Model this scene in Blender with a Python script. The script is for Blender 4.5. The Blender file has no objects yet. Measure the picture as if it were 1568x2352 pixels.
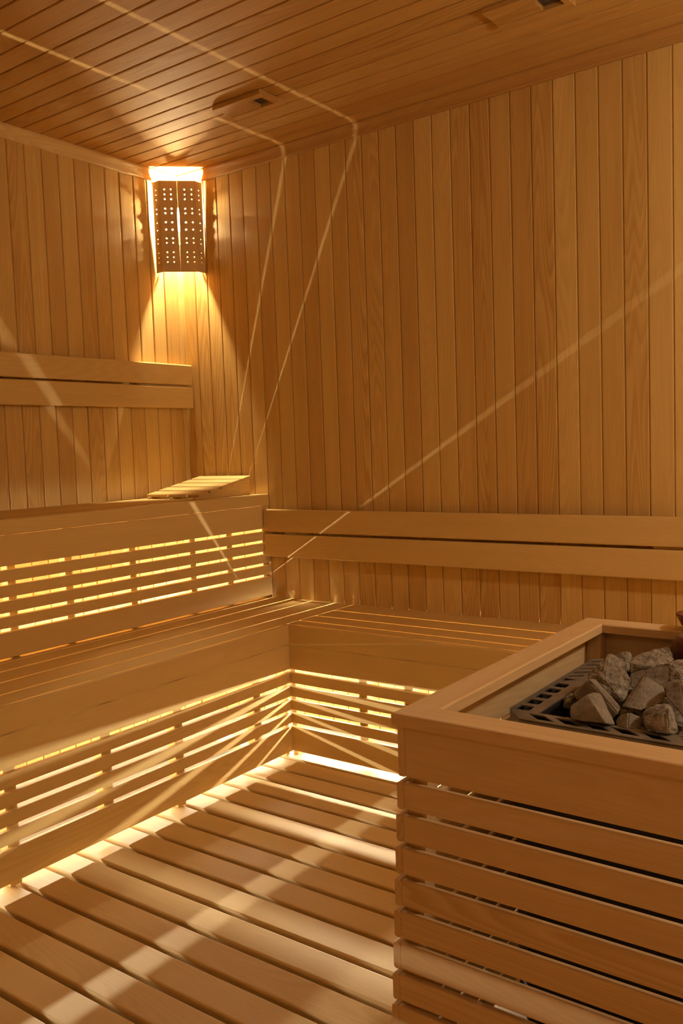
import bpy, bmesh, math, random, json
from mathutils import Vector, Matrix
random.seed(11)
sc = bpy.context.scene
C = sc.collection
ZO = 1.30            # eye height above the sub-floor; all heights below are written relative to the eye

# ---------------------------------------------------------------- materials
def nmat(name):
    m = bpy.data.materials.new(name); m.use_nodes = True
    nt = m.node_tree; nt.nodes.clear()
    o = nt.nodes.new('ShaderNodeOutputMaterial'); b = nt.nodes.new('ShaderNodeBsdfPrincipled')
    nt.links.new(b.outputs[0], o.inputs[0])
    return m, nt, b

def wood(name, light, dark, grain=1.0, rough=.55, tonamp=.28, gfreq=34.0, spec=.22):
    m, nt, b = nmat(name); N = nt.nodes.new; L = nt.links.new
    a = N('ShaderNodeAttribute'); a.attribute_name = 'wc'
    t = N('ShaderNodeAttribute'); t.attribute_name = 'tn'
    mp = N('ShaderNodeMapping'); mp.inputs['Scale'].default_value = (.55, 7.5, 7.5); L(a.outputs['Vector'], mp.inputs['Vector'])
    n1 = N('ShaderNodeTexNoise'); n1.inputs['Scale'].default_value = 1.0; n1.inputs['Detail'].default_value = 1.5; n1.inputs['Roughness'].default_value = .45
    L(mp.outputs[0], n1.inputs['Vector'])
    mu = N('ShaderNodeMath'); mu.operation = 'MULTIPLY'; mu.inputs[1].default_value = gfreq; L(n1.outputs['Fac'], mu.inputs[0])
    fr = N('ShaderNodeMath'); fr.operation = 'FRACT'; L(mu.outputs[0], fr.inputs[0])
    r1 = N('ShaderNodeValToRGB'); cr = r1.color_ramp
    cr.elements[0].position = 0; cr.elements[0].color = (0, 0, 0, 1)
    cr.elements[1].position = 1; cr.elements[1].color = (0, 0, 0, 1)
    e = cr.elements.new(.72); e.color = (1, 1, 1, 1)
    e = cr.elements.new(.9); e.color = (.25, .25, .25, 1)
    L(fr.outputs[0], r1.inputs[0])
    # fine fibres
    m2 = N('ShaderNodeMapping'); m2.inputs['Scale'].default_value = (7, 420, 420); L(a.outputs['Vector'], m2.inputs['Vector'])
    n2 = N('ShaderNodeTexNoise'); n2.inputs['Scale'].default_value = 1.0; n2.inputs['Detail'].default_value = 2; L(m2.outputs[0], n2.inputs['Vector'])
    # broad figure
    m3 = N('ShaderNodeMapping'); m3.inputs['Scale'].default_value = (1.6, 22, 22); L(a.outputs['Vector'], m3.inputs['Vector'])
    n3 = N('ShaderNodeTexNoise'); n3.inputs['Scale'].default_value = 1.0; n3.inputs['Detail'].default_value = 2; L(m3.outputs[0], n3.inputs['Vector'])
    # strength of the growth rings differs from board to board
    gs = N('ShaderNodeMath'); gs.operation = 'FRACT'; g0 = N('ShaderNodeMath'); g0.operation = 'MULTIPLY'; g0.inputs[1].default_value = 7.31
    L(t.outputs['Fac'], g0.inputs[0]); L(g0.outputs[0], gs.inputs[0])
    gp = N('ShaderNodeMath'); gp.operation = 'POWER'; gp.inputs[1].default_value = 1.8; L(gs.outputs[0], gp.inputs[0])
    ga = N('ShaderNodeMath'); ga.operation = 'MULTIPLY_ADD'; ga.inputs[1].default_value = .42 * grain; ga.inputs[2].default_value = .07 * grain; L(gp.outputs[0], ga.inputs[0])
    gm = N('ShaderNodeMath'); gm.operation = 'MULTIPLY'; L(r1.outputs[0], gm.inputs[0]); L(ga.outputs[0], gm.inputs[1])
    f2 = N('ShaderNodeMath'); f2.operation = 'MULTIPLY_ADD'; f2.inputs[1].default_value = .35 * grain; f2.inputs[2].default_value = -.17 * grain; L(n2.outputs['Fac'], f2.inputs[0])
    f3 = N('ShaderNodeMath'); f3.operation = 'MULTIPLY_ADD'; f3.inputs[1].default_value = .5 * grain; f3.inputs[2].default_value = -.25 * grain; L(n3.outputs['Fac'], f3.inputs[0])
    tt = N('ShaderNodeMath'); tt.operation = 'MULTIPLY_ADD'; tt.inputs[1].default_value = tonamp; tt.inputs[2].default_value = .32 - tonamp / 2; L(t.outputs['Fac'], tt.inputs[0])
    s = gm
    for x in (f2, f3, tt):
        q = N('ShaderNodeMath'); q.operation = 'ADD'; L(s.outputs[0], q.inputs[0]); L(x.outputs[0], q.inputs[1]); s = q
    s.use_clamp = True
    mx = N('ShaderNodeMix'); mx.data_type = 'RGBA'; mx.inputs[6].default_value = (*light, 1); mx.inputs[7].default_value = (*dark, 1)
    L(s.outputs[0], mx.inputs[0]); L(mx.outputs[2], b.inputs['Base Color'])
    b.inputs['Roughness'].default_value = rough; b.inputs['Specular IOR Level'].default_value = spec
    bp = N('ShaderNodeBump'); bp.inputs['Strength'].default_value = .06; bp.inputs['Distance'].default_value = .002
    L(n2.outputs['Fac'], bp.inputs['Height']); L(bp.outputs[0], b.inputs['Normal'])
    return m

def plain(name, col, rough=.6, metal=0, noise=0, nscale=30, emit=None, estr=0, bump=0):
    m, nt, b = nmat(name)
    b.inputs['Base Color'].default_value = (*col, 1); b.inputs['Roughness'].default_value = rough; b.inputs['Metallic'].default_value = metal
    if noise:
        N = nt.nodes.new; L = nt.links.new
        tc = N('ShaderNodeTexCoord'); n = N('ShaderNodeTexNoise'); n.inputs['Scale'].default_value = nscale; n.inputs['Detail'].default_value = 6; n.inputs['Roughness'].default_value = .65
        L(tc.outputs['Object'], n.inputs['Vector'])
        mx = N('ShaderNodeMix'); mx.data_type = 'RGBA'
        mx.inputs[6].default_value = (*[c * (1 - noise) for c in col], 1); mx.inputs[7].default_value = (*[min(1, c * (1 + noise)) for c in col], 1)
        r = N('ShaderNodeMapRange'); r.inputs[1].default_value = .3; r.inputs[2].default_value = .7
        L(n.outputs['Fac'], r.inputs[0]); L(r.outputs[0], mx.inputs[0]); L(mx.outputs[2], b.inputs['Base Color'])
        if bump:
            bp = N('ShaderNodeBump'); bp.inputs['Strength'].default_value = bump; bp.inputs['Distance'].default_value = .004
            L(n.outputs['Fac'], bp.inputs['Height']); L(bp.outputs[0], b.inputs['Normal'])
    if emit:
        b.inputs['Emission Color'].default_value = (*emit, 1); b.inputs['Emission Strength'].default_value = estr
    return m

def stone_mat(name, c1, c2):
    m, nt, b = nmat(name); N = nt.nodes.new; L = nt.links.new
    tc = N('ShaderNodeTexCoord'); n = N('ShaderNodeTexNoise'); n.inputs['Scale'].default_value = 130; n.inputs['Detail'].default_value = 8; n.inputs['Roughness'].default_value = .7
    L(tc.outputs['Object'], n.inputs['Vector'])
    n2 = N('ShaderNodeTexNoise'); n2.inputs['Scale'].default_value = 28; n2.inputs['Detail'].default_value = 3; L(tc.outputs['Object'], n2.inputs['Vector'])
    ad = N('ShaderNodeMath'); ad.operation = 'MULTIPLY_ADD'; ad.inputs[1].default_value = .6; L(n2.outputs['Fac'], ad.inputs[0])
    mm = N('ShaderNodeMath'); mm.operation = 'MULTIPLY'; mm.inputs[1].default_value = .7; L(n.outputs['Fac'], mm.inputs[0]); L(mm.outputs[0], ad.inputs[2])
    r = N('ShaderNodeMapRange'); r.inputs[1].default_value = .47; r.inputs[2].default_value = .86; L(ad.outputs[0], r.inputs[0])
    mx = N('ShaderNodeMix'); mx.data_type = 'RGBA'; mx.inputs[6].default_value = (*c1, 1); mx.inputs[7].default_value = (*c2, 1)
    L(r.outputs[0], mx.inputs[0]); L(mx.outputs[2], b.inputs['Base Color']); b.inputs['Roughness'].default_value = .8
    bp = N('ShaderNodeBump'); bp.inputs['Strength'].default_value = .7; bp.inputs['Distance'].default_value = .003
    L(n.outputs['Fac'], bp.inputs['Height']); L(bp.outputs[0], b.inputs['Normal'])
    return m

M_WALL = wood('wall_panelling', (.80, .555, .195), (.53, .29, .075), grain=1.2, tonamp=.5)
M_CEIL = wood('ceiling_panelling', (.66, .405, .13), (.43, .22, .05), grain=1.0, tonamp=.4, rough=.72, spec=.12)
M_BENCH = wood('bench_wood', (.81, .585, .235), (.60, .37, .115), grain=.55, tonamp=.22)
M_FLOOR = wood('duckboard_wood', (.78, .58, .29), (.58, .37, .14), grain=.55, tonamp=.3)
M_GUARD = wood('guard_wood', (.85, .63, .35), (.53, .31, .12), grain=.8, tonamp=.05, gfreq=40, spec=.3)
M_TRIM = wood('trim_wood', (.86, .64, .30), (.62, .385, .14), grain=.6)
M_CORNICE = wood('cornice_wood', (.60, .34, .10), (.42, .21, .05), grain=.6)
M_LAMP = wood('lamp_shade_wood', (.86, .62, .30), (.62, .385, .14), grain=.6)
M_DARKGAP = plain('dark_backing', (.10, .05, .02), .9)
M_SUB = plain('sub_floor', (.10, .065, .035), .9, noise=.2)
M_LED = plain('led_glow', (1, .9, .7), .5, emit=(1, .93, .76), estr=1400)
M_BULB = plain('bulb_glow', (1, .9, .7), .5, emit=(1, .82, .52), estr=15000)
M_BRASS = plain('bulb_socket', (.5, .45, .35), .4, metal=.8)
M_STEEL = plain('heater_steel', (.27, .245, .21), .5, metal=.6, noise=.25, nscale=18)
M_BLACK = plain('heater_casing', (.015, .014, .013), .6)
M_STONE = stone_mat('stone_rough', (.09, .075, .055), (.52, .45, .35))
M_STONE2 = stone_mat('stone_smooth', (.19, .16, .125), (.36, .31, .24))
M_COPPER = plain('dark_copper', (.20, .075, .04), .35, metal=.9, noise=.2)
M_CLAY = plain('brown_clay', (.11, .035, .02), .45, noise=.2)
M_GRILLE = plain('vent_mesh', (.07, .05, .04), .7, noise=.5, nscale=60)

# ---------------------------------------------------------------- mesh helpers
class MB:
    def __init__(s): s.v = []; s.f = []; s.wc = []; s.tn = []
    def _off(s): return Vector((random.uniform(0, 60), random.uniform(0, 60), random.uniform(0, 60)))
    def board(s, x0, x1, y0, y1, z0, z1, ax, r=.003, seg=2, tone=None, off=None):
        """a board running along axis ax with rounded long edges"""
        lo = (x0, y0, z0); hi = (x1, y1, z1)
        u, w = [a for a in (0, 1, 2) if a != ax]
        if ax == 1: u, w = 2, 0
        a0, a1, b0, b1 = lo[u], hi[u], lo[w], hi[w]
        r = min(r, (a1 - a0) * .45, (b1 - b0) * .45)
        prof = []
        for cx_, cy_, st in ((a1 - r, b1 - r, 0), (a0 + r, b1 - r, 1), (a0 + r, b0 + r, 2), (a1 - r, b0 + r, 3)):
            for k in range(seg + 1):
                t = (st + k / seg) * math.pi / 2
                prof.append((cx_ + r * math.cos(t), cy_ + r * math.sin(t)))
        n = len(prof); base = len(s.v); off = off or s._off(); tn = random.random() if tone is None else tone
        for e in (lo[ax], hi[ax]):
            for p in prof:
                q = [0, 0, 0]; q[ax] = e; q[u] = p[0]; q[w] = p[1]
                s.v.append(Vector((q[0], q[1], q[2] + ZO)))
                s.wc.append(Vector((e, p[0], p[1])) + off); s.tn.append(tn)
        s.f.append([base + i for i in range(n)][::-1]); s.f.append([base + n + i for i in range(n)])
        for i in range(n):
            j = (i + 1) % n; s.f.append([base + i, base + j, base + n + j, base + n + i])
        if ax == 1 or True:
            # orient every face outwards
            c = Vector(((x0 + x1) / 2, (y0 + y1) / 2, (z0 + z1) / 2 + ZO))
            for k in range(n + 2):
                f = s.f[-1 - k]; P = [s.v[i] for i in f]
                nn = (P[1] - P[0]).cross(P[2] - P[0])
                if len(P) > 4: nn = sum(((P[i] - P[0]).cross(P[(i + 1) % len(P)] - P[0]) for i in range(1, len(P) - 1)), Vector())
                if nn.dot(sum(P, Vector()) / len(P) - c) < 0: s.f[-1 - k] = f[::-1]
        return s
    def poly(s, verts, faces, along=0, tone=None, raw=False):
        base = len(s.v); off = s._off(); tn = random.random() if tone is None else tone
        for q in verts:
            q = Vector(q); s.v.append(q if raw else q + Vector((0, 0, ZO)))
            o = [q[along]] + [q[i] for i in range(3) if i != along]
            s.wc.append(Vector(o) + off); s.tn.append(tn)
        for f in faces: s.f.append([base + i for i in f])
        return s
    def build(s, name, mat, parent=None, origin=None, smooth=False):
        if parent is not None: o0 = wloc(parent)
        elif origin is not None: o0 = Vector(origin) + Vector((0, 0, ZO))
        else:
            xs = [v.x for v in s.v]; ys = [v.y for v in s.v]; zs = [v.z for v in s.v]
            o0 = Vector(((min(xs) + max(xs)) / 2, (min(ys) + max(ys)) / 2, min(zs)))
        me = bpy.data.meshes.new(name)
        me.from_pydata([v - o0 for v in s.v], [], s.f)
        a = me.attributes.new('wc', 'FLOAT_VECTOR', 'POINT'); a.data.foreach_set('vector', [c for v in s.wc for c in v])
        a = me.attributes.new('tn', 'FLOAT', 'POINT'); a.data.foreach_set('value', s.tn)
        me.materials.append(mat); me.update()
        if smooth: me.shade_smooth()
        o = bpy.data.objects.new(name, me); C.objects.link(o)
        if parent is not None: o.parent = parent
        else: o.location = o0
        return o
def wloc(o):
    v = Vector(o.location)
    while o.parent: o = o.parent; v += Vector(o.location)
    return v
def tag(o, label=None, cat=None, group=None, kind=None):
    if label: o['label'] = label
    if cat: o['category'] = cat
    if group: o['group'] = group
    if kind: o['kind'] = kind
    return o
def thing(name, loc, label, cat, group=None):
    o = bpy.data.objects.new(name, None); C.objects.link(o); o.empty_display_size = .1
    o.location = (loc[0], loc[1], loc[2] + ZO); return tag(o, label, cat, group)
def B(*a, **k): return MB().board(*a, **k)
def part(name, mat, parent, *a, label=None, **k):
    o = B(*a, **k).build(name, mat, parent)
    if label: o['label'] = label
    return o

def fan(outline, holes):
    """2D polygon with holes -> filled curve mesh data (list of verts, faces), extruded by unit thickness"""
    cu = bpy.data.curves.new('t', 'CURVE'); cu.dimensions = '2D'; cu.fill_mode = 'BOTH'; cu.extrude = .5
    for pts in [outline] + holes:
        sp = cu.splines.new('POLY'); sp.points.add(len(pts) - 1); sp.use_cyclic_u = True
        for i, p in enumerate(pts): sp.points[i].co = (p[0], p[1], 0, 1)
    ob = bpy.data.objects.new('t', cu); C.objects.link(ob)
    dg = bpy.context.evaluated_depsgraph_get(); me = bpy.data.meshes.new_from_object(ob.evaluated_get(dg))
    bm = bmesh.new(); bm.from_mesh(me); bmesh.ops.remove_doubles(bm, verts=bm.verts, dist=1e-6); bmesh.ops.recalc_face_normals(bm, faces=bm.faces)
    V = [tuple(v.co) for v in bm.verts]; F = [[v.index for v in f.verts] for f in bm.faces]
    bm.free(); bpy.data.objects.remove(ob); bpy.data.curves.remove(cu); bpy.data.meshes.remove(me)
    return V, F
def circ(x, y, r, n=12): return [(x + r * math.cos(2 * math.pi * i / n), y + r * math.sin(2 * math.pi * i / n)) for i in range(n)]

def lathe(prof, cx, cy, n=32):
    V = []; F = []
    for r, z in prof:
        for i in range(n):
            t = 2 * math.pi * i / n; V.append((cx + r * math.cos(t), cy + r * math.sin(t), z))
    for k in range(len(prof) - 1):
        for i in range(n):
            j = (i + 1) % n; F.append([k * n + i, k * n + j, (k + 1) * n + j, (k + 1) * n + i])
    F.append(list(range(n))[::-1]); F.append([(len(prof) - 1) * n + i for i in range(n)])
    return V, F
# ---------------------------------------------------------------- room shell
XM, YM = 4.55, -4.0          # far walls (behind and beside the camera)
ZF, ZC = -1.30, 1.345        # sub-floor, ceiling
def panel_wall(name, side, label):
    m = MB(); t = .014; bk = .03
    if side in ('left', 'near_right'):          # plane x = 0, boards spaced along y
        p = -.200 + .083 * 3; pts = []
        y = p
        while y > YM - .1: pts.append(y); y -= .083
        for a, b in zip(pts[:-1], pts[1:]):
            hi = min(a, 0) - .0030; lo = max(b, YM) + .0030
            if hi - lo < .01: continue
            if side == 'left': m.board(-t, 0, lo, hi, ZF, ZC, 2, r=.0035)
            else: m.board(XM, XM + t, lo, hi, ZF, ZC, 2, r=.0035)
        if side == 'left': m.board(-bk, -.0055, YM - .03, .03, ZF, ZC + .02, 2, r=.0001, seg=1)
        else: m.board(XM + .0055, XM + bk, YM - .03, .03, ZF, ZC + .02, 2, r=.0001, seg=1)
    else:
        p = .3465 - .0846 * 5; pts = []
        x = p
        while x < XM + .1: pts.append(x); x += .0846
        for a, b in zip(pts[:-1], pts[1:]):
            lo = max(a, 0) + .0022; hi = min(b, XM) - .0022
            if hi - lo < .01: continue
            lo -= .0004; hi += .0004
            if side == 'right': m.board(lo, hi, 0, t, ZF, ZC, 2, r=.003)
            else: m.board(lo, hi, YM - t, YM, ZF, ZC, 2, r=.0035)
        if side == 'right': m.board(0, XM, .0055, bk, ZF, ZC + .02, 2, r=.0001, seg=1)
        else: m.board(0, XM, YM - bk, YM - .0055, ZF, ZC + .02, 2, r=.0001, seg=1)
    return tag(m.build(name, M_WALL), label, 'wall', kind='structure')
panel_wall('wall_left', 'left', 'vertical pine board wall on the left, behind the upper bench')
panel_wall('wall_right', 'right', 'vertical pine board wall on the right, behind the lower bench and stove')
panel_wall('wall_back', 'near_right', 'vertical board wall at the stove end, outside the picture')
panel_wall('wall_front', 'front', 'vertical board wall behind the camera, outside the picture')
# ceiling: boards along x
m = MB(); y = -.197 + .0868 * 3
while y > YM - .1:
    hi = min(y, .0) - .0030; lo = max(y - .0868, YM) + .0030
    if hi - lo > .01: m.board(0, XM, lo, hi, ZC, ZC + .014, 0, r=.0035)
    y -= .0868
m.board(-.03, XM + .03, YM - .03, .03, ZC + .0055, ZC + .03, 0, r=.0001, seg=1)
tag(m.build('ceiling', M_CEIL), 'pine board ceiling', 'ceiling', kind='structure')
m = MB(); m.board(-.03, XM + .03, YM - .03, .03, ZF - .04, ZF, 0, r=.0001, seg=1)
tag(m.build('floor', M_SUB), 'dark sub-floor seen between the duckboards', 'floor', kind='structure')
# cornice trims: splayed profile
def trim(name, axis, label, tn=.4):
    t, h = .042, .046; pr = [(0, 0), (0, -h), (.011, -h), (.0145, -h + .005), (.016, -h + .012), (.020, -.023), (.026, -.015), (.034, -.009), (t, -.006), (t, 0)]
    V = []; F = []; n = len(pr)
    for e in (0, 1):
        for d, z in pr:
            if axis == 'y': V.append((d + .0005, (-.0005 - d) if e == 0 else YM, ZC + z - .0005))
            else: V.append(((.0005 + d) if e == 0 else XM, -d - .0005, ZC + z - .0005))
    F.append(list(range(n))); F.append([n + i for i in range(n)][::-1])
    for i in range(n):
        j = (i + 1) % n; F.append([i, n + i, n + j, j])
    m = MB().poly(V, F, along=1 if axis == 'y' else 0, tone=tn)
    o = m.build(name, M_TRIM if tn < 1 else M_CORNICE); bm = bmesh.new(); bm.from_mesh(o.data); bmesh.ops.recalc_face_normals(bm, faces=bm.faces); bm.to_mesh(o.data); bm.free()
    return tag(o, label, 'trim', kind='structure')
trim('trim_1', 'y', 'wooden cornice strip along the top of the left wall')
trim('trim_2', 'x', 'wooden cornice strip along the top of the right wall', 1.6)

# ---------------------------------------------------------------- upper bench
YB = YM + .03
ub = thing('upper_bench', (.26, -2.0, ZF), 'upper slatted bench along the left wall, glowing through the slots of its front', 'bench')
T = .018
for a, b in ((.004, .1165), (.1185, .2225), (.2295, .3408), (.350, .4545), (.4565, .4955)):
    part('seat_board', M_BENCH, ub, a, b, YB, -.003, -.213 - .02, -.213, 1, r=.004)
part('nose_board', M_BENCH, ub, .497, .515, YB, -.003, -.265, -.211, 1, r=.005)
part('riser_board', M_BENCH, ub, .499, .515, YB, -.003, -.373, -.2665, 1, r=.0025)
for k in range(4):
    zc = -.407 - .0542 * k
    part('riser_slat', M_BENCH, ub, .4915, .515, YB, -.003, zc - .0205, zc + .0200, 1, r=.003)
part('riser_board', M_BENCH, ub, .4914, .515, YB, -.003, -.694, -.604, 1, r=.003)
ys = [-.014, -.258, -.485, -.816, -1.121, -1.36] + [-1.36 - .32 * k for k in range(1, 8)]
for y in ys:
    part('stud', M_BENCH, ub, .455, .4910, y - .0165, y + .0165 if y < -.02 else -.003, -.70, -.234, 2, r=.002)
part('seat_bearer', M_BENCH, ub, .004, .03, YB, -.003, -.275, -.2335, 1)

# ---------------------------------------------------------------- lower bench: left run and corner
lb = thing('lower_bench', (.77, -2.0, ZF), 'lower slatted bench along the left side, light raking across its slotted front', 'bench')
for a, b in ((.395, .5235), (.5325, .6280), (.6385, .7520), (.7620, .8820), (.8920, .9875)):
    part('seat_board', M_BENCH, lb, a, b, YB, -.0008, -.716, -.703, 1, r=.0015)
part('nose_board', M_BENCH, lb, .997, 1.015, YB, -.4885, -.782, -.7025, 1, r=.005)
SL = [(-.8810, -.7835), (-.9375, -.8950), (-.9925, -.9515), (-1.0470, -1.0065), (-1.1005, -1.0612)]
part('riser_board', M_BENCH, lb, .997, 1.015, YB, -.4885, SL[0][0], SL[0][1], 1, r=.0025)
for a, b in SL[1:]:
    part('riser_slat', M_BENCH, lb, .997, 1.015, YB, -.4885, a, b, 1, r=.003)
part('riser_board', M_BENCH, lb, .997, 1.015, YB, -.4885, -1.215, -1.1150, 1, r=.003)
ys = [-.671, -1.079, -1.39, -1.732] + [-1.732 - .34 * k for k in range(1, 7)]
for i, y in enumerate(ys):
    part('stud', M_BENCH, lb, .958, .9965, y - .0195, y + .0195, -1.234 if i % 2 else -1.215, -.7165, 2, r=.002)
part('seat_bearer', M_BENCH, lb, .395, .42, YB, -.003, -.765, -.7165, 1)

# ---------------------------------------------------------------- lower bench: right run
rb = thing('lower_bench', (2.6, -.25, ZF), 'lower slatted bench along the right wall, running behind the stove guard', 'bench')
XE = XM - .03
for a, b in ((-.144, -.0006), (-.274, -.1555), (-.384, -.286), (-.4605, -.396)):
    part('seat_board', M_BENCH, rb, .9945, XE, a, b, -.716, -.703, 0, r=.0015)
part('nose_board', M_BENCH, rb, .9895, XE, -.488, -.4700, -.782, -.7025, 0, r=.005)
part('riser_board', M_BENCH, rb, .9895, XE, -.488, -.470, SL[0][0], SL[0][1], 0, r=.0025)
for a, b in SL[1:]:
    part('riser_slat', M_BENCH, rb, .9895, XE, -.488, -.470, a, b, 0, r=.003)
part('riser_board', M_BENCH, rb, .9895, XE, -.488, -.470, -1.215, -1.1150, 0, r=.003)
for i, x in enumerate([1.012, 1.355, 1.558, 1.90, 2.24, 2.58, 2.92, 3.26, 3.6, 3.94, 4.28]):
    w = .019 if i else .012
    part('stud', M_BENCH, rb, x - w, x + w, -.4695, -.432, -1.236 if i in (0, 3, 5, 7, 9) else -1.215, -.7165, 2, r=.002)
part('corner_post', M_BENCH, rb, .975, .9965, -.5065, -.4895, -1.234, -.7165, 2, r=.001)
part('seat_bearer', M_BENCH, rb, 1.03, XE, -.038, -.012, -.765, -.7165, 0)

# ---------------------------------------------------------------- light strips under the benches
for nm, ax, a, b, lab in (('light_strip', 1, YB, -.03, 'glowing light strip fixed low on the left wall behind the benches'),
                          ('light_strip', 0, .03, XE, 'glowing light strip fixed low on the right wall behind the bench')):
    V = []; F = []; n = 8; r = .0045
    for e in (a, b):
        for i in range(n):
            t = 2 * math.pi * i / n; c, s_ = r * math.cos(t), r * math.sin(t)
            V.append((.02 + c, e, -.892 + s_) if ax == 1 else (e, -.02 + c, -.892 + s_))
    F.append(list(range(n))[::-1]); F.append([n + i for i in range(n)])
    for i in range(n): F.append([i, (i + 1) % n, n + (i + 1) % n, n + i])
    o = MB().poly(V, F).build(nm, M_LED); tag(o, lab, 'light strip')
    # aluminium clips
    k = a + .2
    while k < b:
        q = B(.0005, .0155, k - .01, k + .01, -.897, -.887, 1) if ax == 1 else B(k - .01, k + .01, -.0155, -.0005, -.897, -.887, 0)
        c = q.build('clip', M_STEEL, o); k += .9

# ---------------------------------------------------------------- back rests
br = thing('backrest', (.03, -2.0, .20), 'two-board backrest mounted on the left wall above the upper bench', 'backrest')
part('board', M_BENCH, br, .030, .050, YB, -.008, .329, .429, 1, r=.005)
part('board', M_BENCH, br, .030, .050, YB, -.008, .216, .320, 1, r=.005)
for y in (-.33, -1.7, -2.9): part('bracket', M_BENCH, br, .0005, .0295, y, min(-.012, y + .32), .24, .41, 2)
br = thing('backrest', (2.5, -.03, -.51), 'two-board backrest mounted on the right wall above the lower bench', 'backrest')
part('board', M_BENCH, br, .520, XE, -.050, -.030, -.386, -.281, 0, r=.005)
part('board', M_BENCH, br, .520, XE, -.050, -.030, -.502, -.397, 0, r=.005)
for x in (.523, 2.31, 3.6): part('bracket', M_BENCH, br, x, x + (.35 if x > 1 else .03), -.0295, -.0005, -.48, -.30, 2)

# ---------------------------------------------------------------- headrest on the upper bench
hr = thing('headrest', (.27, -.2, -.213), 'slatted wooden wedge headrest lying in the corner on the upper bench', 'headrest')
zb = -.2125
def wedge(x0, x1):
    y0, y1 = -.032, -.385
    P = [(y0, zb), (y0, zb + .078), (y1, zb + .008), (y1, zb)]
    V = [(x0, *p) for p in P] + [(x1, *p) for p in P]
    return MB().poly(V, [[0, 1, 2, 3], [7, 6, 5, 4], [0, 4, 5, 1], [1, 5, 6, 2], [2, 6, 7, 3], [3, 7, 4, 0]], along=1)
for x0, x1 in ((.405, .425), (.255, .270), (.105, .125)): wedge(x0, x1).build('side_frame', M_BENCH, hr)
sl = math.atan2(.070, .353); Lh = .36
for k in range(5):
    a = k * .0735; w = .060
    m = B(.095, .435, a, a + w, 0, .012, 0, r=.003)
    # slope the slat down towards the room
    for i, v in enumerate(m.v):
        d, h = v.y, v.z - ZO
        m.v[i] = Vector((v.x, -.030 - (d * math.cos(sl)) + h * math.sin(sl) * 0, zb + .0785 - d * math.sin(sl) + h * math.cos(sl) + ZO))
    m.f = [f[::-1] for f in m.f]
    m.build('slat', M_BENCH, hr)

# ---------------------------------------------------------------- duckboard floor
db = thing('duckboard', (2.2, -2.0, ZF), 'wooden duckboard floor of parallel rounded boards', 'floor grating')
y = -.514
part('board', M_FLOOR, db, .600, XM - .01, y + .0065, y + .10, -1.266, -1.238, 0, r=.006, seg=3)
while y - .1097 > YM + .01:
    part('board', M_FLOOR, db, .920, XM - .01, y - .1097 + .0075, y - .0075, -1.266, -1.238, 0, r=.006, seg=3)
    y -= .1097
for x in (1.05, 1.75, 2.3, 2.9, 3.5, 4.2):
    part('joist', M_FLOOR, db, x, x + .04, YM + .02, -.45, ZF + .0005, -1.2665, 1, r=.002)

# ---------------------------------------------------------------- corner lamp
DU = Vector((1, 1, 0)).normalized()         # across the corner
DD = Vector((1, -1, 0)).normalized()        # out of the corner
UC = .002
def cpt(u, d, z): p = DU * (u + UC) + DD * d; return (p.x, p.y, z)
lamp = thing('corner_lamp', cpt(0, .10, .865), 'perforated wooden shade lamp glowing in the room corner under the ceiling', 'lamp')
rows = [1.249, 1.226, 1.204, 1.160, 1.139, 1.097, 1.063, 1.022, 1.001, .957, .934, .911]
def shade(name, p0, p1, outline, holes, th=.005):
    """panel standing between plan points p0 and p1 given as (u, d); outline in (s, z)"""
    V, F = fan(outline, holes)
    a = Vector((*p0, 0)); b = Vector((*p1, 0)); e = (b - a).normalized(); nrm = Vector((-e.y, e.x, 0))
    out = []
    for s_, z, w in V:
        q = a + e * s_ + nrm * (w * th - th / 2 if name else 0)
        out.append(cpt(q.x, q.y + (z - 1.10) * .020, z))
    return MB().poly(out, F, along=2, tone=.5).build(name, M_LAMP, lamp)
z0, z1 = .865, 1.29
outl = [(0, z0), (.0849, z0), (.0849, .992), (.0815, .996), (.0815, 1.160), (.0849, 1.166), (.0849, z1), (0, z1)]
hl = [circ(x, z, .0037) for x in (.025, .055) for z in rows]
shade('front_panel', (-.085, .16), (0, .16), outl, hl)
outr = [(.0001, z0), (.085, z0), (.085, z1), (.0001, z1), (.0001, 1.166), (.0035, 1.160), (.0035, .996), (.0001, .992)]
hr_ = [circ(x, z, .0037) for x in (.034, .066) for z in rows]
shade('front_panel', (0, .16), (.085, .16), outr, hr_)
ws = math.hypot(.0317, .0365)
os_ = [(0, z0), (ws, z0), (ws, z1), (0, z1)]
shade('side_panel', (-.1172, .1235), (-.0855, .160), os_, [circ(ws * .5, z, .003) for z in rows])
shade('side_panel', (.0855, .160), (.1172, .1235), os_, [circ(ws * .5, z, .003) for z in rows])
# battens that carry the shade
for z in (.885, 1.255):
    for sgn in (-1, 1):
        a = [cpt(sgn * .095, .146, z), cpt(sgn * .095, .136, z), cpt(sgn * .098, .101, z), cpt(sgn * .088, .101, z)]
        V = a + [(p[0], p[1], p[2] + .01) for p in a]
        MB().poly(V, [[0, 1, 2, 3], [7, 6, 5, 4], [0, 4, 5, 1], [1, 5, 6, 2], [2, 6, 7, 3], [3, 7, 4, 0]]).build('bracket', M_LAMP, lamp)
bx, by, _ = cpt(0, .072, 0)
V, F = lathe([(.004, 1.075), (.013, 1.085), (.022, 1.105), (.026, 1.128), (.022, 1.150), (.012, 1.162), (.003, 1.166)], bx, by, 20)
MB().poly(V, F).build('bulb', M_BULB, lamp, smooth=True)['label'] = 'glowing bulb'
V, F = lathe([(.016, 1.02), (.016, 1.07), (.011, 1.078)], bx, by, 20)
MB().poly(V, F).build('socket', M_BRASS, lamp)

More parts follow.
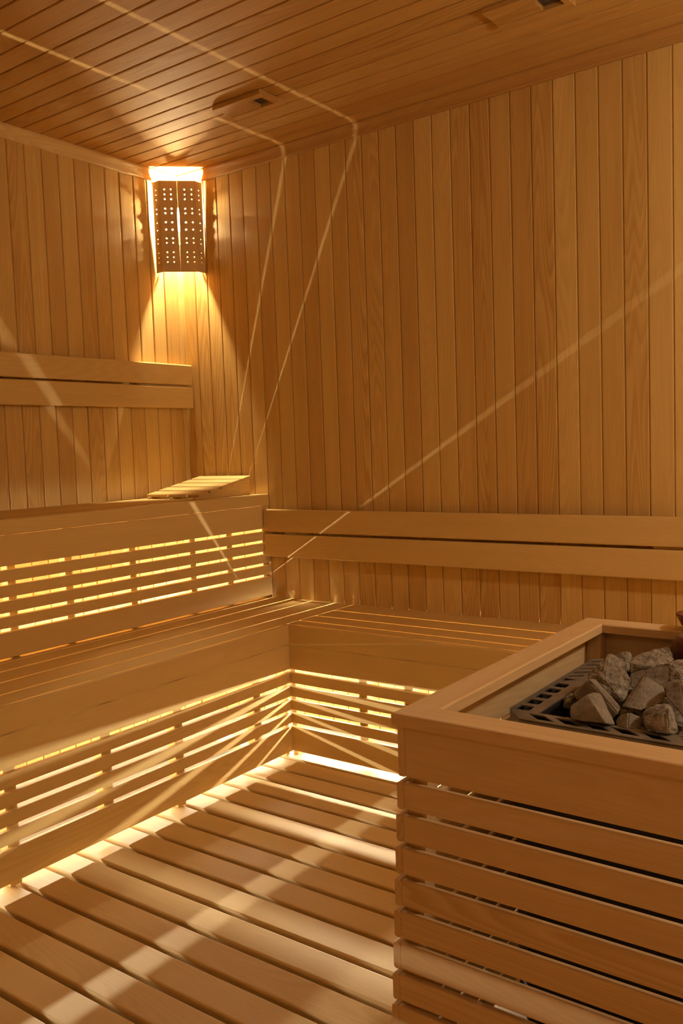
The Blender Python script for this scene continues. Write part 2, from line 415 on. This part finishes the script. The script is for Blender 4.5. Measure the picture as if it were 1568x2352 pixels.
# ---------------------------------------------------------------- ceiling vents
def vent(x0, label):
    x1, y0, y1 = x0 + .245, -.555, -.410; z1, z0 = ZC - .0005, ZC - .020
    v = thing('ceiling_vent', ((x0 + x1) / 2, (y0 + y1) / 2, z0), label, 'vent', 'ceiling vents')
    hx0, hx1, hy0, hy1 = x0 + .155, x0 + .222, y0 + .035, y1 - .035
    for a in ((x0, x1, hy1, y1), (x0, x1, y0, hy0)): part('frame', M_CEIL, v, a[0], a[1], a[2], a[3], z0, z1, 0, r=.003)
    part('frame', M_CEIL, v, hx1, x1, hy0 + .0002, hy1 - .0002, z0 + .0004, z1, 1, r=.003)
    part('slide_cover', M_CEIL, v, x0, hx0, hy0 + .0002, hy1 - .0002, z0 + .003, z1, 0, r=.002)
    part('grille', M_GRILLE, v, hx0, hx1, hy0, hy1, z1 - .003, z1, 0, r=.0005, label='dark mesh in the vent opening')
vent(.790, 'wooden slide vent on the ceiling near the corner lamp, its dark opening half uncovered')
vent(1.958, 'second wooden ceiling vent, only its corner in view at the top edge')

# ---------------------------------------------------------------- stove guard
g = thing('stove_guard', (2.85, -1.47, -1.238), 'box-shaped wooden slat guard with mitred top rail around the sauna stove', 'stove guard')
X0, X1, Y0, Y1, ZH = 2.440, 3.300, -1.921, -1.018, -.450
wR, hR = .062, .021
def rail(pts):
    # pts: outer a, outer b, inner b, inner a (plan); chamfered outer top edge
    oa, ob, ib, ia = [Vector((*p, 0)) for p in pts]
    def ins(o, i, k): return o + (i - o) * k
    V = []
    for o, i in ((oa, ia), (ob, ib)):
        for k, z in ((0, -hR), (0, -.004), (.018, -.0012), (.06, 0), (.95, 0), (1, -.003), (1, -hR)):
            q = ins(o, i, k); V.append((q.x, q.y, ZH + z))
    n = 7; F = [list(range(n)), [n + i for i in range(n)][::-1]]
    for i in range(n): j = (i + 1) % n; F.append([i, n + i, n + j, j])
    ax = 0 if abs((ob - oa).x) > abs((ob - oa).y) else 1
    o = MB().poly(V, F, along=ax).build('top_rail', M_GUARD, g)
    bm = bmesh.new(); bm.from_mesh(o.data); bmesh.ops.recalc_face_normals(bm, faces=bm.faces); bm.to_mesh(o.data); bm.free()
e = .0003
O = [(X0, Y0), (X1, Y0), (X1, Y1), (X0, Y1)]; I = [(X0 + wR, Y0 + wR), (X1 - wR, Y0 + wR), (X1 - wR, Y1 - wR), (X0 + wR, Y1 - wR)]
for k in range(4):
    j = (k + 1) % 4; rail([O[k], O[j], I[j], I[k]])
lean = lambda z: -.060 * (-.469 - z)        # the guard leans slightly
t = .014
def ring(z0, z1, name, r):
    dx = lean((z0 + z1) / 2); xa, xb = X0 + .009 + dx, X1 - .009 + dx; ya, yb = Y0 + .009, Y1 - .009
    part(name, M_GUARD, g, xa + t + .0006, xb - t - .0006, ya, ya + t, z0, z1, 0, r=r, seg=3)
    part(name, M_GUARD, g, xa + t + .0006, xb - t - .0006, yb - t, yb, z0, z1, 0, r=r, seg=3)
    part(name, M_GUARD, g, xa, xa + t, ya, yb, z0, z1, 1, r=r, seg=3)
    part(name, M_GUARD, g, xb - t, xb, ya, yb, z0, z1, 1, r=r, seg=3)
ring(-.5605, -.4712, 'top_panel', .002)
z = -.5715
while z - .047 > -1.235:
    ring(z - .047, z, 'slat', .0045); z -= .0578
for (px, py) in ((X0 + .025, Y0 + .025), (X1 - .06, Y0 + .025), (X0 + .025, Y1 - .06), (X1 - .06, Y1 - .06)):
    zz = (-1.237, -.4715)
    V = []
    for zq in zz:
        dx = lean(zq)
        for a, b in ((0, 0), (.034, 0), (.034, .034), (0, .034)): V.append((px + a + dx, py + b, zq))
    MB().poly(V, [[3, 2, 1, 0], [4, 5, 6, 7], [0, 1, 5, 4], [1, 2, 6, 5], [2, 3, 7, 6], [3, 0, 4, 7]], along=2).build('corner_post', M_GUARD, g)

# ---------------------------------------------------------------- sauna stove
st = thing('sauna_stove', (2.85, -1.42, -1.238), 'dark metal electric sauna stove with perforated steel rim, filled with stones', 'stove')
sx0, sx1, sy0, sy1, sz = 2.515, 3.200, -1.672, -1.150, -.510
cz = .042
outer = [(sx0, sy0 + cz + .008), (sx0 + cz, sy0), (sx1 - cz, sy0), (sx1, sy0 + cz), (sx1, sy1 - cz), (sx1 - cz, sy1), (sx0 + cz, sy1), (sx0, sy1 - cz)]
ix0, ix1, iy0, iy1 = sx0 + .060, sx1 - .060, sy0 + .047, sy1 - .05
def rr(cx_, cy_, hx, hy, r=.006):
    P = []
    for k, (a, b) in enumerate(((1, 1), (-1, 1), (-1, -1), (1, -1))):
        for q in range(4):
            t_ = (k + q / 3) * math.pi / 2; P.append((cx_ + a * (hx - r) + r * math.cos(t_), cy_ + b * (hy - r) + r * math.sin(t_)))
    return P
holes = [[(ix0, iy0), (ix1, iy0), (ix1, iy1), (ix0, iy1)]]
for k in range(5): holes.append(rr(sx0 + .024, -1.607 + .0445 * k, .0145, .0145, .005))
yy = -1.607 + .0445 * 5
holes.append([(sx0 + .010, yy - .012), (sx0 + .037, yy + .010), (sx0 + .010, yy + .014)])
for k in range(5):
    yy = -1.607 + .0445 * 5 + .036 + .036 * k
    holes.append([(sx0 + .009, yy - .015), (sx0 + .038, yy + .006), (sx0 + .038, yy + .018), (sx0 + .009, yy - .003)])
xx = sx0 + .062
k = 0
while xx < sx1 - .09:
    if k == 5: holes.append([(xx, sy0 + .034), (xx + .018, sy0 + .013), (xx + .034, sy0 + .034)])
    elif k < 5: holes.append([(xx + .012, sy0 + .011), (xx + .044, sy0 + .011), (xx + .014, sy0 + .036), (xx - .018, sy0 + .036)])
    else: holes.append([(xx + .003, sy0 + .013), (xx + .028, sy0 + .013), (xx + .040, sy0 + .034), (xx + .014, sy0 + .034)])
    xx += .0515; k += 1
xx = sx0 + .08
while xx < sx1 - .1: holes.append(rr(xx + .015, sy1 - .026, .015, .011, .004)); xx += .05
V, F = fan(outer, holes)
MB().poly([(x, y, sz + w * .003 - .0015) for x, y, w in V], F).build('rim', M_STEEL, st)
# folded-down skirt of the rim
def wall_ring(P, z0, z1, th):
    V = []; F = []; n = len(P)
    c = Vector((sum(p[0] for p in P) / n, sum(p[1] for p in P) / n))
    Q = [((p[0] - c.x) * (1 - th) + c.x, (p[1] - c.y) * (1 - th) + c.y) for p in P]
    for L_, zz in ((P, z0), (P, z1), (Q, z1), (Q, z0)): V += [(p[0], p[1], zz) for p in L_]
    for k in range(4):
        for i in range(n):
            j = (i + 1) % n; a, b = k * n, ((k + 1) % 4) * n; F.append([a + i, a + j, b + j, b + i])
    return V, F
V, F = wall_ring(outer, sz - .032, sz - .002, .008); MB().poly(V, F).build('rim_skirt', M_STEEL, st)
V, F = wall_ring([(ix0, iy0), (ix1, iy0), (ix1, iy1), (ix0, iy1)], sz - .05, sz - .002, .01); MB().poly(V, F).build('stone_basket', M_BLACK, st)
ins = .006
oc = [(x + (ins if x < 2.8 else -ins), y + (ins if y < -1.4 else -ins)) for x, y in outer]
V, F = wall_ring(oc, -1.10, sz - .0045, .012); MB().poly(V, F).build('casing', M_BLACK, st)
V, F = fan(oc, []); MB().poly([(x, y, -1.10 + w * .004) for x, y, w in V], F).build('base_plate', M_BLACK, st)
for x, y in ((sx0 + .06, sy0 + .06), (sx1 - .06, sy0 + .06), (sx0 + .06, sy1 - .06), (sx1 - .06, sy1 - .06)):
    V, F = lathe([(.014, -1.2375), (.014, -1.225), (.008, -1.222), (.008, -1.101)], x, y, 12); MB().poly(V, F).build('leg', M_STEEL, st)
for x in (2.62, 2.75, 2.88, 3.01):
    part('heating_element', M_BLACK, st, x, x + .012, iy0 + .012, iy1 - .012, sz - .105, sz - .093, 1, r=.0055, seg=3)
# basket floor the stones lie on
for k in range(12):
    yk = iy0 + .02 + k * .035
    if yk < iy1 - .01: part('basket_bar', M_BLACK, st, ix0 + .005, ix1 - .005, yk, yk + .006, sz - .082, sz - .076, 0, r=.002)

# ---------------------------------------------------------------- stones
from mathutils import noise as mnoise
STONES = json.loads('''[[[2.6336, -1.6219, -0.5014], [2.6365, -1.6207, -0.4878], [2.6605, -1.606, -0.4674], [2.6663, -1.5878, -0.4676], [2.6758, -1.5737, -0.4728], [2.7187, -1.6221, -0.5093], [2.7112, -1.6459, -0.5028], [2.6659, -1.6542, -0.5018], [2.6482, -1.6483, -0.5032], [2.6894, -1.6453, -0.4743], [2.7059, -1.6478, -0.5011], [2.6264, -1.58, -0.5069], [2.6483, -1.5698, -0.4803], [2.6583, -1.5395, -0.4846], [2.6867, -1.5981, -0.508], [2.6382, -1.6017, -0.5083], [2.6829, -1.6004, -0.5067]], [[2.6084, -1.541, -0.4869], [2.6391, -1.5398, -0.4571], [2.6488, -1.5309, -0.4573], [2.705, -1.5481, -0.5009], [2.7025, -1.5595, -0.5108], [2.6941, -1.5624, -0.5197], [2.6725, -1.5595, -0.4975], [2.6204, -1.5578, -0.4928], [2.6453, -1.5535, -0.4545], [2.6031, -1.498, -0.4948], [2.636, -1.4937, -0.4717], [2.6767, -1.5128, -0.5134], [2.6559, -1.5201, -0.5031], [2.6334, -1.5117, -0.4695]], [[2.5812, -1.5187, -0.5086], [2.596, -1.5127, -0.4964], [2.6096, -1.5074, -0.5051], [2.6068, -1.5299, -0.5239], [2.5856, -1.5385, -0.5226], [2.603, -1.5422, -0.5059], [2.6093, -1.5075, -0.5251], [2.5704, -1.4827, -0.5174], [2.5924, -1.4735, -0.5148], [2.5734, -1.4971, -0.5284], [2.592, -1.4731, -0.5303]], [[2.6103, -1.4723, -0.4713], [2.6357, -1.4416, -0.437], [2.6428, -1.4391, -0.43], [2.6524, -1.4252, -0.4342], [2.6738, -1.4232, -0.4501], [2.685, -1.4354, -0.4927], [2.6817, -1.4628, -0.515], [2.6739, -1.4654, -0.5199], [2.6471, -1.4748, -0.466], [2.6329, -1.4852, -0.4787], [2.6167, -1.4806, -0.4775], [2.6039, -1.4252, -0.4791], [2.6291, -1.3993, -0.4469], [2.6533, -1.3867, -0.4625], [2.6586, -1.415, -0.5132], [2.6344, -1.4326, -0.4749], [2.6089, -1.4319, -0.4839]], [[2.5959, -1.2751, -0.4755], [2.6254, -1.2651, -0.4616], [2.6333, -1.2626, -0.4739], [2.6386, -1.2924, -0.5005], [2.6257, -1.3072, -0.4987], [2.631, -1.2791, -0.4658], [2.6098, -1.302, -0.4826], [2.5884, -1.237, -0.4845], [2.618, -1.2282, -0.4832], [2.6116, -1.2615, -0.5026], [2.5998, -1.2593, -0.49]], [[2.6566, -1.354, -0.4653], [2.6557, -1.3333, -0.4572], [2.6958, -1.2998, -0.4426], [2.7187, -1.2932, -0.4394], [2.7296, -1.3005, -0.4499], [2.7374, -1.3191, -0.4554], [2.7308, -1.3366, -0.4631], [2.6641, -1.3726, -0.4838], [2.6862, -1.3655, -0.4684], [2.652, -1.304, -0.4718], [2.6836, -1.2648, -0.4541], [2.7092, -1.2629, -0.4598], [2.7108, -1.2935, -0.4701], [2.6758, -1.3152, -0.4742]], [[2.6733, -1.4021, -0.4741], [2.7413, -1.3813, -0.4513], [2.7495, -1.3998, -0.4793], [2.7414, -1.4125, -0.4994], [2.704, -1.4238, -0.5018], [2.6803, -1.4209, -0.4969], [2.6691, -1.3594, -0.4842], [2.7292, -1.3593, -0.4883], [2.6943, -1.3801, -0.5059]], [[2.7012, -1.5368, -0.5024], [2.7168, -1.4634, -0.4571], [2.7577, -1.4615, -0.4763], [2.7687, -1.4896, -0.4889], [2.7653, -1.5062, -0.4939], [2.7398, -1.5453, -0.502], [2.7143, -1.5482, -0.4992], [2.7251, -1.4765, -0.4555], [2.6947, -1.4837, -0.5064], [2.7391, -1.4259, -0.4861], [2.7463, -1.4648, -0.4998], [2.7049, -1.4925, -0.504]], [[2.711, -1.6025, -0.511], [2.7211, -1.599, -0.4981], [2.7399, -1.6138, -0.4867], [2.7533, -1.5885, -0.4996], [2.7618, -1.6068, -0.5166], [2.7441, -1.6335, -0.5109], [2.7234, -1.63, -0.5113], [2.7035, -1.5646, -0.5177], [2.7267, -1.5754, -0.4987], [2.743, -1.5677, -0.522], [2.7133, -1.5867, -0.5179]], [[2.7618, -1.606, -0.4858], [2.7751, -1.6019, -0.473], [2.7983, -1.5899, -0.4673], [2.8043, -1.5778, -0.4746], [2.8255, -1.6082, -0.5143], [2.8151, -1.6371, -0.5057], [2.7778, -1.6429, -0.5035], [2.8096, -1.623, -0.468], [2.7724, -1.6341, -0.4903], [2.7566, -1.5663, -0.4941], [2.7851, -1.554, -0.4796], [2.8055, -1.5656, -0.5163], [2.7687, -1.5939, -0.5079], [2.765, -1.5889, -0.4976]], [[2.7385, -1.37, -0.4609], [2.7377, -1.3494, -0.4526], [2.7578, -1.3336, -0.4487], [2.7843, -1.3267, -0.4471], [2.7978, -1.3645, -0.4726], [2.7793, -1.3899, -0.4866], [2.7461, -1.399, -0.4822], [2.7501, -1.3823, -0.4567], [2.7329, -1.3293, -0.4695], [2.7472, -1.2983, -0.4599], [2.7782, -1.3217, -0.4786], [2.7376, -1.3475, -0.4861]], [[2.7735, -1.5129, -0.4594], [2.7745, -1.5022, -0.4545], [2.7926, -1.492, -0.4477], [2.8037, -1.5045, -0.4521], [2.8285, -1.4878, -0.4642], [2.8391, -1.516, -0.4983], [2.8173, -1.5423, -0.5087], [2.7987, -1.537, -0.4928], [2.7807, -1.5316, -0.4733], [2.8005, -1.5105, -0.446], [2.7685, -1.4722, -0.4696], [2.7831, -1.4553, -0.4606], [2.8108, -1.4505, -0.4734], [2.8012, -1.4899, -0.5081], [2.7742, -1.4873, -0.4805]], [[2.8265, -1.5978, -0.4937], [2.8343, -1.5853, -0.4861], [2.8584, -1.5792, -0.4899], [2.8745, -1.6165, -0.5131], [2.8371, -1.6312, -0.5114], [2.8342, -1.6268, -0.5016], [2.8203, -1.5608, -0.5029], [2.8445, -1.5436, -0.4999], [2.8281, -1.5848, -0.5167]]]''')
LAB = ['grey-brown wedge stone at the front left of the stove, one pale rough edge',
       'thin slab stone leaning upright, with a pale cut edge, behind the front left wedge',
       'small dark stone at the left inner corner of the stove basket',
       'tall rough-faced stone at the back left, the highest on that side',
       'small pointed stone behind the tall rough one, against the back rim',
       'long speckled stone lying across the back of the pile with a pale right end',
       'dark shaded stone wedged beneath the long speckled one',
       'smooth pale block stone tilted in the middle of the pile',
       'small rounded stone at the front rim between the wedge and the pitted block',
       'pitted brown block stone at the front right with a pale right face',
       'rough crumbly stone at the upper right of the pile, cut by the picture edge',
       'smooth brown stone at the right edge, above the pitted block',
       'dark stone at the lower right picture edge beside the pitted block']
SM = [1, 1, 0, 0, 0, 0, 1, 1, 1, 0, 0, 1, 1]
def stone(pts, lab, mat, seed, grp='sauna stones heaped on the stove'):
    bm = bmesh.new()
    for p in pts: bm.verts.new((p[0], p[1], p[2] + ZO))
    r = bmesh.ops.convex_hull(bm, input=bm.verts)
    bmesh.ops.delete(bm, geom=[x for x in r['geom_interior'] if isinstance(x, bmesh.types.BMVert)], context='VERTS')
    bmesh.ops.dissolve_limit(bm, angle_limit=.25, verts=bm.verts, edges=bm.edges)
    bmesh.ops.bevel(bm, geom=bm.edges[:], offset=.0022, segments=2, affect='EDGES', clamp_overlap=True)
    bmesh.ops.triangulate(bm, faces=bm.faces)
    for _ in range(4):
        lg = [e_ for e_ in bm.edges if e_.calc_length() > .006]
        if not lg: break
        bmesh.ops.subdivide_edges(bm, edges=lg, cuts=1, use_grid_fill=False); bmesh.ops.triangulate(bm, faces=[f for f in bm.faces if len(f.verts) > 3])
    bm.normal_update()
    amp = .0011 if mat is M_STONE2 else .0030
    for v in bm.verts:
        q = v.co * 75 + Vector((seed * 7.1, 0, 0)); v.co += v.normal * (mnoise.noise(q) * amp + mnoise.noise(q * 3.1) * amp * .45)
    xs = [v.co.x for v in bm.verts]; ysb = [v.co.y for v in bm.verts]; zs = [v.co.z for v in bm.verts]
    o0 = Vector(((min(xs) + max(xs)) / 2, (min(ysb) + max(ysb)) / 2, min(zs)))
    for v in bm.verts: v.co -= o0
    me = bpy.data.meshes.new('stone'); bm.to_mesh(me); bm.free(); me.materials.append(mat)
    o = bpy.data.objects.new('sauna_stone', me); C.objects.link(o); o.location = o0
    return tag(o, lab, 'stone', grp)
for i, P in enumerate(STONES): stone(P, LAB[i], M_STONE2 if SM[i] else M_STONE, i)
# the layer of stones beneath, and the rest of the pile out of the picture
def blob(cx_, cy_, cz_, s_, seed):
    rnd = random.Random(seed); P = []
    R_ = Matrix.Rotation(rnd.uniform(0, 3), 3, 'Z') @ Matrix.Rotation(rnd.uniform(-.5, .5), 3, 'X')
    for a in (-1, 1):
        for b in (-1, 1):
            for c in (-1, 1):
                v = R_ @ Vector((a * s_ * rnd.uniform(.75, 1.1), b * s_ * .8 * rnd.uniform(.75, 1.1), c * s_ * .6 * rnd.uniform(.8, 1.1)))
                P.append((cx_ + v.x, cy_ + v.y, cz_ + v.z))
    return P
GR = [(2.64, -1.56), (2.72, -1.56), (2.80, -1.57), (2.62, -1.47), (2.71, -1.47), (2.79, -1.46), (2.65, -1.36), (2.74, -1.35), (2.64, -1.26), (2.74, -1.25)]
for k, (x, y) in enumerate(GR): stone(blob(x, y, -.552, .034, 100 + k), 'dark stone in the lower layer of the pile, glimpsed between the upper stones', M_STONE, 30 + k, 'lower layer of sauna stones')


# ---------------------------------------------------------------- ladle on the guard rail, clay pot on the stones
ld = thing('ladle', (2.711, -1.047, -.450), 'dark copper ladle resting on the far rail of the stove guard at the right edge', 'ladle')
lx, ly = 2.711, -1.046
V, F = lathe([(.018, -.4495), (.026, -.4470), (.033, -.438), (.041, -.422), (.0445, -.414), (.0435, -.4125), (.040, -.414), (.031, -.434), (.022, -.443), (.006, -.4455)], lx, ly, 32)
MB().poly(V, F).build('bowl', M_COPPER, ld, smooth=True)
part('handle', M_GUARD, ld, lx + .043, lx + .36, ly - .006, ly + .006, -.4225, -.4125, 0, r=.003)
V, F = lathe([(.018, -.5088), (.030, -.502), (.041, -.484), (.0435, -.466), (.039, -.449), (.028, -.438), (.026, -.438), (.027, -.443), (.018, -.450)], 2.733, -1.172, 32)
tag(MB().poly(V, F).build('clay_pot', M_CLAY, smooth=True), 'round dark brown clay pot behind the stones at the right picture edge', 'pot')

# ---------------------------------------------------------------- lights
def point(name, loc, e_, col, r):
    l = bpy.data.lights.new(name, 'POINT'); l.energy = e_; l.color = col; l.shadow_soft_size = r
    o = bpy.data.objects.new(name, l); C.objects.link(o); o.location = (loc[0], loc[1], loc[2] + ZO); return o
point('wall_lamp_light', (3.7, -.95, .62), 62, (1, .86, .66), .07)
point('rear_fill_light', (3.9, -3.5, 1.0), 10, (1, .90, .76), .10)  # unseen fill light added behind the camera for the guard front; no doorway modelled
w = bpy.data.worlds.new('world'); sc.world = w; w.use_nodes = True
w.node_tree.nodes['Background'].inputs[0].default_value = (.05, .03, .02, 1); w.node_tree.nodes['Background'].inputs[1].default_value = .2

# ---------------------------------------------------------------- camera
yaw, pit, roll, f = 0.6342387, -0.0748872, -0.03523944, 2007.334
cam = bpy.data.cameras.new('camera'); co = bpy.data.objects.new('camera', cam); C.objects.link(co)
cam.sensor_fit = 'VERTICAL'; cam.sensor_height = 24.0; cam.sensor_width = 16.0; cam.lens = 24.0 * f / 2352; cam.clip_start = .02
co.matrix_world = Matrix.Translation((3.2377, -3.1253, ZO)) @ Matrix.Rotation(yaw, 4, 'Z') @ Matrix.Rotation(math.pi / 2 + pit, 4, 'X') @ Matrix.Rotation(roll, 4, 'Z')
sc.camera = co
sc.view_settings.view_transform = 'Standard'; sc.view_settings.look = 'None'; sc.view_settings.gamma = 1; sc.view_settings.use_curve_mapping = False
sc.view_settings.exposure = -0.93
